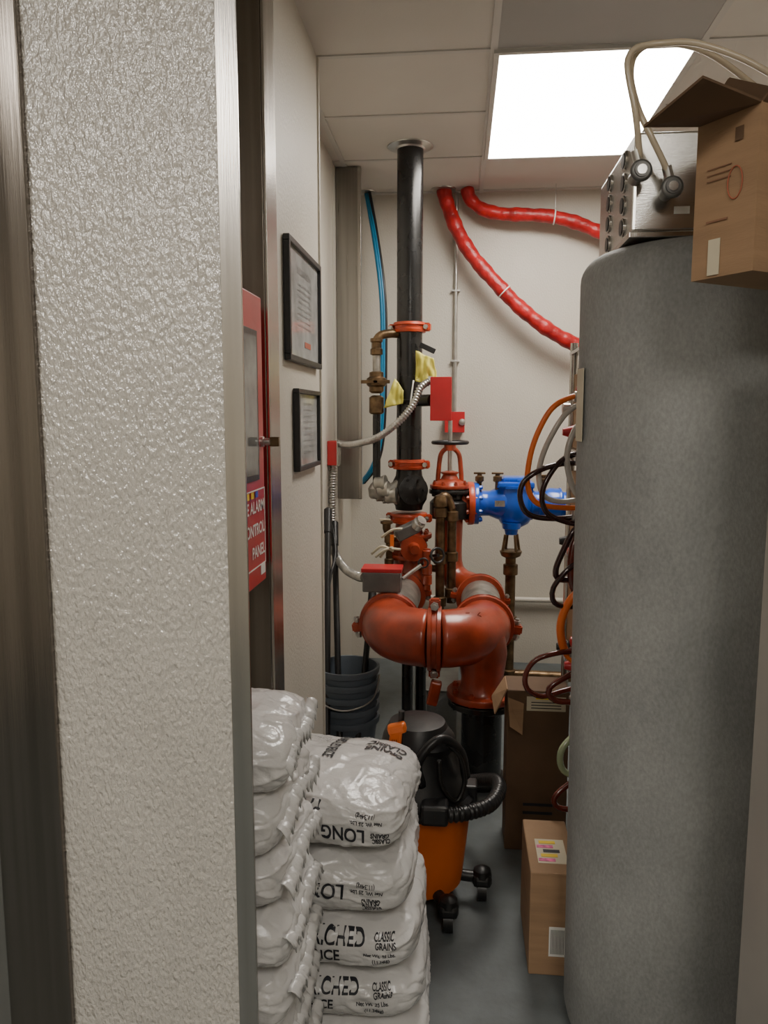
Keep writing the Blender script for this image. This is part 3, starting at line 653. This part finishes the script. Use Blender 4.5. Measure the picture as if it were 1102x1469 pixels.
# ------------------------------------------------------------------ shop vacuum
g=grp('shop_vacuum')
vx,vy=-.120,2.28
rev('drum',(vx,vy,.055),(0,0,1),[(0,.130),(.01,.142),(.12,.154),(.255,.168),(.265,.174),(.275,.174)],'orange',g,40)
rev('lid',(vx,vy,.325),(0,0,1),[(0,.178),(.02,.180),(.03,.165),(.06,.155),(.11,.13),(.16,.115),(.20,.105),(.24,.085),(.25,.03)],'plblk',g,40)
rev('motor_cap',(vx+.03,vy-.02,.50),(.1,-.2,1),[(0,.08),(.03,.085),(.05,.07),(.065,.03)],'plblk',g)
sweep('carry_handle',crp([(vx+.02,vy-.13,.42),(vx+.01,vy-.15,.50),(vx+.07,vy-.12,.56),(vx+.13,vy-.08,.51),(vx+.15,vy-.06,.42)],.01),.014,'plblk',g,10)
sweep('cord_wrap',crp([(vx+.08,vy-.10,.55),(vx+.13,vy-.10,.50),(vx+.145,vy-.10,.42),(vx+.12,vy-.12,.37),(vx+.08,vy-.13,.42),(vx+.07,vy-.13,.50)],.01),.007,'castblk',g,8)
for s in (1,-1):
    box('latch',(vx+s*.165-.02,vy-.04,.28),(vx+s*.165+.02,vy+.02,.38),'plblk',g,.006)
box('intake_port',(vx+.02,vy-.20,.33),(vx+.10,vy-.13,.39),'plblk',g,.01)
for a in (-60,-5,60,140,205):
    a=math.radians(a); q=.205; px,py=vx+q*math.cos(a),vy+q*math.sin(a)
    box('caster_arm',(px-.030,py-.030,.05),(px+.030,py+.030,.09),'plblk',g,.014)
    cyl('caster_bracket',(vx+.12*math.cos(a),vy+.12*math.sin(a),.075),(px,py,.072),.018,'plblk',g,12)
    cyl('caster_wheel',(px-.014,py,.034),(px+.014,py,.034),.034,'plblk',g,20)
    rev('caster_dome',(px,py,.08),(0,0,1),[(0,.03),(.02,.026),(.03,.01)],'plblk',g)
h=crp([(vx+.055,vy-.18,.36),(vx+.10,vy-.17,.355),(.03,2.135,.35),(.10,2.20,.345),(.135,2.32,.335),(.125,2.45,.30),(.06,2.60,.22),(-.05,2.72,.14),(-.2,2.75,.06)],.004)
sweep('vacuum_hose',h,.022,'plblk',g,14,rf=lambda i,s:.021+.0026*math.sin(s*2*math.pi/.016))
g=grp('spring_clamp')
box('clamp_arm',(-.190,2.062,.52),(-.155,2.082,.63),'orange',g,.006,rot=eul(0,6,0))
box('clamp_head',(-.193,2.058,.61),(-.140,2.088,.640),'orange',g,.008,rot=eul(0,-15,0))
cyl('pole',(-.185,2.075,0),(-.155,2.09,.67),.009,'plblk',g,12)
text('clamp_text','RIDGE',.02,(-.172,2.060,.57),(0,0,1),(-1,0,0),'ink',g)

# ------------------------------------------------------------------ buckets, poles, plate box
g=grp('stacked_plastic_buckets')
for k in range(5):
    z=.0+k*.055
    rev('bucket',(-.475,3.22,z),(0,0,1),[(0,.105),(.17,.128),(.175,.138),(.19,.140),(.20,.138),(.2,.128),(.02,.10),(.015,.001)],'bucket',g,40)
sweep('bail_handle',crp([(-.615,3.22,.38),(-.59,3.12,.30),(-.475,3.07,.27),(-.36,3.12,.30),(-.335,3.22,.38)],.02),.004,'conduit',g,8)
g=grp('mop_handles')
for a,b,m in (((-.52,2.93,0),(-.62,3.60,1.05),'plblk'),((-.47,2.98,0),(-.60,3.66,.98),'plblk'),((-.42,3.0,0),(-.40,3.55,.70),'plblk')):
    cyl('handle',a,b,.014,m,g,12); 
    rev('grip',V(b)-(V(b)-V(a)).normalized()*.12,V(b)-V(a),[(0,.018),(.12,.02),(.13,.01)],'plblk',g,12)
g=grp('diamond_plate_box')
box('plate_body',(-.14,3.42,0),(.0,3.75,.24),'plate',g,.004); box('plate_lid',(-.15,3.41,.24),(.006,3.76,.25),'plate',g,.002)
g=grp('power_cord')
sweep('cord',crp([(-.64,3.75,.99),(-.60,3.6,.96),(-.57,3.5,.86),(-.58,3.4,.75),(-.60,3.3,.5),(-.62,3.28,.1),(-.61,3.2,.01)],.02),.006,'plblk',g,8)

# ------------------------------------------------------------------ world + camera
w=bpy.data.worlds.new('world'); scene.world=w; w.use_nodes=True
w.node_tree.nodes['Background'].inputs[0].default_value=(.8,.85,1,1); w.node_tree.nodes['Background'].inputs[1].default_value=.15
cam=bpy.data.cameras.new('camera'); co=bpy.data.objects.new('camera',cam); COL.objects.link(co)
co.location=(0,0,1.5); co.rotation_euler=(math.radians(90-7.2),0,math.radians(5.6))
cam.sensor_fit='VERTICAL'; cam.sensor_height=36; cam.sensor_width=27; cam.lens=1110/1469*36; cam.clip_start=.02
scene.camera=co
